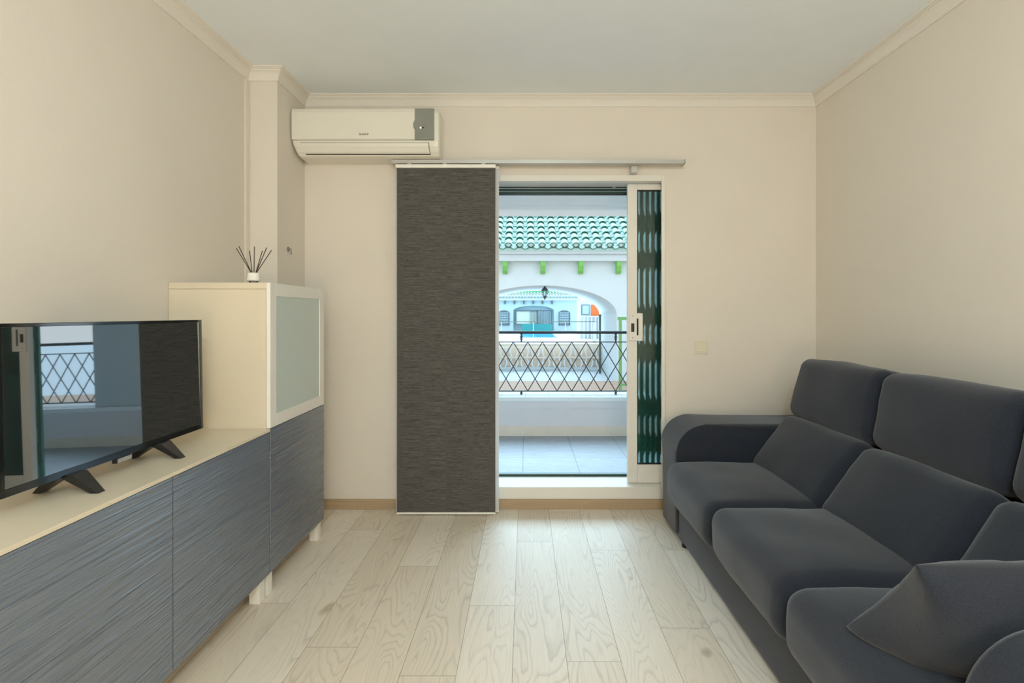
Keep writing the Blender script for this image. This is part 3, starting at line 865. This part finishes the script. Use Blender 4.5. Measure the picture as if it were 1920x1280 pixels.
s = MB(); s.box(-5.1, 6.1, 10.80, 11.0, 2.375, 2.515, .01); s.box(-5.1, 6.1, 10.70, 11.0, 2.515, 2.60, .01); s.build('cornice', EXTW, ab)
for k in range(-4, 7):
    x = -.436 + .815 * k
    s = MB(); s.prism([(10.83, 2.374), (11.0, 2.374), (11.0, 2.115), (10.94, 2.115), (10.88, 2.17), (10.83, 2.27)], 'x', x - .052, x + .052)
    s.build('corbel', CORBG, ab)
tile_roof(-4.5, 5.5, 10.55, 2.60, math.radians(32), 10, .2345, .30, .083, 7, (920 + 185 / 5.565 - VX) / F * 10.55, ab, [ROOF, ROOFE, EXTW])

lt = thing('hanging_lantern', 'black iron lantern hanging at the top of the white arch', 'lantern', (sx_(1021.5, 11.2), 11.2, 1.86))
lxn, lyn = lt.location.x, 11.2
z1_ = sz_(536, 11.2); z0_ = sz_(562, 11.2); hh = z1_ - z0_
MB().tube((lxn, lyn, z1_ - .02), (lxn, lyn, 1.862), .006, n=6).build('hanger', IRON, lt)
MB().lathe([(.085, hh * .66), (.075, hh * .70), (.045, hh * .84), (.03, hh * .90), (.022, hh * .93), (.008, hh)], (lxn, lyn, z0_), 6).build('hood', IRON, lt)
s = MB()
for k in range(6):
    a = math.pi / 3 * k
    s.tube((lxn + .07 * math.cos(a), lyn + .07 * math.sin(a), z0_ + hh * .67), (lxn + .04 * math.cos(a), lyn + .04 * math.sin(a), z0_ + hh * .24), .006, n=5)
s.build('cage', IRON, lt)
MB().lathe([(.042, hh * .24), (.048, hh * .2), (.025, hh * .14), (.012, hh * .08), (.014, hh * .04), (.004, 0)], (lxn, lyn, z0_), 6).build('finial', IRON, lt)
MB().lathe([(.030, hh * .25), (.052, hh * .66)], (lxn, lyn, z0_), 6).build('pane', mat_glass('lantern_glass', (.9, .93, .93, 1)), lt)

# pierced balustrade inside the passage
bl = thing('pierced_balustrade', 'white pierced balustrade with curved bars inside the arched passage', 'balustrade', (.35, 13.2, -.21))
yb_ = 13.25; L0, L1 = ACX - AHW, ACX + AHW
MB().box(L0, L1, yb_ - .06, yb_ + .06, .40, .47).build('top_rail', BEIGE, bl)
MB().box(L0, L1, yb_ - .05, yb_ + .05, .09, .13).build('middle_rail', BEIGE, bl)
MB().box(L0, L1, yb_ - .08, yb_ + .08, -.21, -.14).build('plinth', EXTW, bl)
MB().box(L0, L1, yb_ + .10, yb_ + .16, -.21, .40).build('backing_panel', BEIGE, bl)
cnt = 0
for zlo, zhi in ((-.14, .09), (.13, .40)):
    for k in range(int((L1 - L0) / .14)):
        s = MB(); xk = L0 + .07 + k * .14; sg = 1 if k % 2 else -1; N_ = 7
        pts = [(xk + sg * (.045 * math.sin(math.pi * i / N_) - .02), zlo + (zhi - zlo) * i / N_) for i in range(N_ + 1)]
        for p, q in zip(pts, pts[1:]): s.bar((p[0], yb_, p[1]), (q[0], yb_, q[1]), .026, .05, up=(0, 1, 0))
        s.build('curved_bar', BALW, bl)
MBp = MB(); px_ = sx_(1125, 12.4); MBp.tube((px_, 12.4, -.21), (px_, 12.4, 1.20), .026, n=10).lathe([(.035, 0), (.035, .02), (.01, .035)], (px_, 12.4, 1.20), 10)
tag(MBp.build('metal_post', POSTG, loc=(px_, 12.4, -.21)), 'slim dark green metal post standing in the arched passage', 'post')

gg = thing('green_gate', 'light green metal gate frame right of the arch', 'gate', (2.25, 9.5, -.21))
gx = sx_(1163, 9.5)
for x in (gx, gx + .75): MB().box(x - .025, x + .025, 9.475, 9.525, -.21, 1.13).build('gate_post', GATEG, gg)
MB().box(gx - .05, gx + .80, 9.475, 9.525, 1.13, 1.19).build('top_bar', GATEG, gg)
MB().box(gx - .025, gx + .775, 9.485, 9.515, -.10, -.06).build('bottom_bar', GATEG, gg)

# far terrace fence
ff = thing('terrace_fence', 'thin grey metal fence seen beyond the arched passage', 'fence', (1, 20, -.21))
zt = sz_(603, 20)
MB().tube((-3.2, 20, zt), (sx_(1117, 20), 20, zt), .018, n=6).build('top_rail', POSTG, ff)
MB().box(sx_(1112, 20), sx_(1118, 20), 19.95, 20.05, -.21, zt - .02).build('end_post', simple('lilac_grey_post', (190, 190, 198), .6), ff)
for px in (940, 1000, 1060):
    MB().tube((sx_(px, 20), 20, -.21), (sx_(px, 20), 20, zt), .012, n=6).build('post', simple('pale_post', (205, 214, 216), .6) if px == 940 else bpy.data.materials['pale_post'], ff)

# distant building, same style
fb = thing('distant_building', 'pale blue-white building with green eaves seen through the arch', 'building', (0, 44, -.21))
D = 44.0
b = MB(); arched_wall(b, -9, 4.75, -.21, 2.60, sx_(1000.5, D), 1.75, sz_(582, D), .42, D, D + .6); b.build('wall', EXTB, fb)
MB().box(-2, 3.5, D + .6, D + .7, -.21, 2.3).build('recess_wall', EXTB, fb)
MB().box(-9.1, 4.8, D - .35, D, 2.40, 2.60).build('eaves_band', EXTW, fb)
for k in range(-10, 6):
    x = sx_(947, D) + .815 * k
    if -8.8 < x < 4.6: MB().box(x - .06, x + .06, D - .25, D, 2.10, 2.39).build('corbel', IRON if False else POSTG, fb)
tile_roof(-9, 4.7, D - .45, 2.62, math.radians(32), 8, .27, .5, .085, 4, 0, fb, [EXTW, ROOFF, EXTW], 'tiled_roof')
ROOFF2 = ROOFF
MB().box(-9, 4.7, D + .2, D + .3, 2.72, 3.6).build('green_fascia', ROOFF, fb)
# gate inside the arch recess
s = MB(); xa, xb = sx_(967, D), sx_(1034, D); za_, zb2 = sz_(607, D), sz_(582, D)
for x in (xa, sx_(1008, D), xb): s.box(x - .05, x + .05, D - .12, D - .04, za_, zb2)
s.box(xa, xb, D - .12, D - .04, zb2 - .06, zb2 + .03); s.box(xa, xb, D - .12, D - .04, za_ - .05, za_)
for k in range(14):
    x = sx_(994, D) + k * .13
    if x < xb: s.box(x - .012, x + .012, D - .10, D - .06, za_, zb2)
s.build('window_grille', simple('distant_dark_metal', (92, 104, 110), .6), fb)
MB().box(xa, sx_(1007, D), D - .02, D + .02, za_, zb2).build('window_shutter', simple('pale_green_panel', (206, 226, 214), .7), fb)
for pa, pb in ((935, 955), (1047.5, 1068.5)):
    x0, x1 = sx_(pa, D), sx_(pb, D); z0, z1 = sz_(609.5, D), sz_(585, D)
    s = MB(); s.box(x0, x1, D - .14, D - .08, z0, z0 + .08); s.box(x0, x0 + .06, D - .14, D - .08, z0, z1); s.box(x1 - .06, x1, D - .14, D - .08, z0, z1)
    for r_ in range(5):
        z = z0 + .12 + r_ * (z1 - z0 - .1) / 5
        for c_ in range(4):
            xx = x0 + (c_ + .5 + (.0 if r_ % 2 else .25)) * (x1 - x0) / 4.4
            s.box(xx, xx + .16, D - .14, D - .08, z, z + .07)
    s.prism([(x0, z1), (x1, z1), ((x0 * .3 + x1 * .7), z1 + .14), ((x0 * .7 + x1 * .3), z1 + .14)], 'y', D - .14, D - .08)
    s.build('pierced_screen', bpy.data.materials['distant_dark_metal'], fb)
tag(MB().box(sx_(978, 43), sx_(1035, 43), 42.9, 43, -.21, .37).build('pool_screen', TEAL, loc=(.5, 43, -.21)), 'teal windscreen at the far end of the pool', 'screen')
tag(MB().box(-.3, 1.95, 31, 42.5, -.2103, -.19).build('pool_water', WATER, loc=(.8, 37, -.21)), 'blue swimming pool beyond the arched passage', 'pool')

oh = thing('orange_house', 'white house with an orange wall at the right of the arch view', 'building', (5, 30, -.21))
D2 = 30.0
MB().box(sx_(1088, D2), 9, D2, D2 + 2, -.21, sz_(562, D2)).build('wall', EXTW, oh)
MB().box(sx_(1108, D2), 6, D2 - .05, D2, sz_(592, D2), sz_(571, D2)).build('orange_panel', ORANGE, oh)
wn = MB().box(sx_(1090, D2), sx_(1105, D2), D2 - .06, D2, sz_(590, D2), sz_(571, D2)).build('window_frame', simple('grey_frame', (96, 110, 120), .6), oh)
MB().box(sx_(1091.5, D2), sx_(1104, D2), D2 - .08, D2 - .06, sz_(589, D2), sz_(572.5, D2)).build('pane', simple('pale_window', (168, 196, 214), .2), wn)
MB().box(sx_(1088, D2), 7, D2 - .4, D2 - .2, sz_(594, D2), sz_(592, D2)).build('terrace_rail', EXTW, oh)
for k in range(12):
    MB().box(3.4 + k * .22, 3.48 + k * .22, D2 - .35, D2 - .25, -.21, sz_(594, D2)).build('terrace_baluster', EXTW, oh)

# ------------------------------------------------------------------ light
W = bpy.data.worlds.new('overcast_sky'); SC.world = W; W.use_nodes = True
nt = W.node_tree; bg = nt.nodes['Background']
tcw = nt.nodes.new('ShaderNodeTexCoord'); sp = nt.nodes.new('ShaderNodeSeparateXYZ'); rp = nt.nodes.new('ShaderNodeValToRGB')
nt.links.new(tcw.outputs['Generated'], sp.inputs[0]); nt.links.new(sp.outputs['Z'], rp.inputs['Fac'])
rp.color_ramp.elements[0].position = 0; rp.color_ramp.elements[0].color = (.80, .93, 1, 1)
rp.color_ramp.elements[1].position = 1; rp.color_ramp.elements[1].color = (.62, .82, 1, 1)
nt.links.new(rp.outputs['Color'], bg.inputs['Color']); bg.inputs['Strength'].default_value = 2.15

def area(name, loc, rot, sx, sy, power, col):
    l = bpy.data.lights.new(name, 'AREA'); l.shape = 'RECTANGLE'; l.size = sx; l.size_y = sy; l.energy = power; l.color = col
    o = bpy.data.objects.new(name, l); COL.objects.link(o); o.location = loc; o.rotation_euler = rot; return o
area('rear_fill_light', (.1, YR - .10, 1.55), (math.radians(90), 0, math.radians(180)), 2.3, 1.4, 80, (.88, .97, 1.0))  # unseen area fill added behind the camera to brighten the room
def bulb(name, loc, power, col, r):
    l = bpy.data.lights.new(name, 'POINT'); l.energy = power; l.color = col; l.shadow_soft_size = r
    o = bpy.data.objects.new(name, l); COL.objects.link(o); o.location = loc; return o
bulb('upper_cool_fill', (.15, -.6, 2.20), 78, (.77, .945, 1.0), .15)  # added cool fill behind the camera, lifts the ceiling and upper walls
bulb('low_warm_fill', (.2, -1.5, .75), 60, (1.0, .69, .42), .18)  # added warm fill, unseen, warms the lower walls and floor
sl = bpy.data.lights.new('hazy_sun', 'SUN'); sl.energy = 10; sl.angle = math.radians(62); sl.color = (.50, .78, 1.0)
so = bpy.data.objects.new('hazy_sun', sl); COL.objects.link(so); so.location = (0, 20, 20)
so.rotation_euler = Vector((.12, math.cos(math.radians(39)), math.sin(math.radians(39)))).to_track_quat('Z', 'Y').to_euler()

# ------------------------------------------------------------------ camera
cam = bpy.data.cameras.new('camera'); co = bpy.data.objects.new('camera', cam); COL.objects.link(co)
co.location = (0, 0, CH); co.rotation_euler = (math.pi / 2, 0, 0)
cam.sensor_width = 36; cam.lens = 36 * F / 1920; cam.shift_x = -(VX - 960) / 1920; cam.shift_y = -(640 - VY) / 1920
cam.clip_start = .05; cam.clip_end = 200
SC.camera = co
SC.view_settings.view_transform = 'Standard'; SC.view_settings.look = 'None'
SC.view_settings.gamma = 1; SC.view_settings.exposure = 0; SC.view_settings.use_curve_mapping = False
SC.cycles.max_bounces = 10; SC.cycles.diffuse_bounces = 6; SC.cycles.transparent_max_bounces = 12
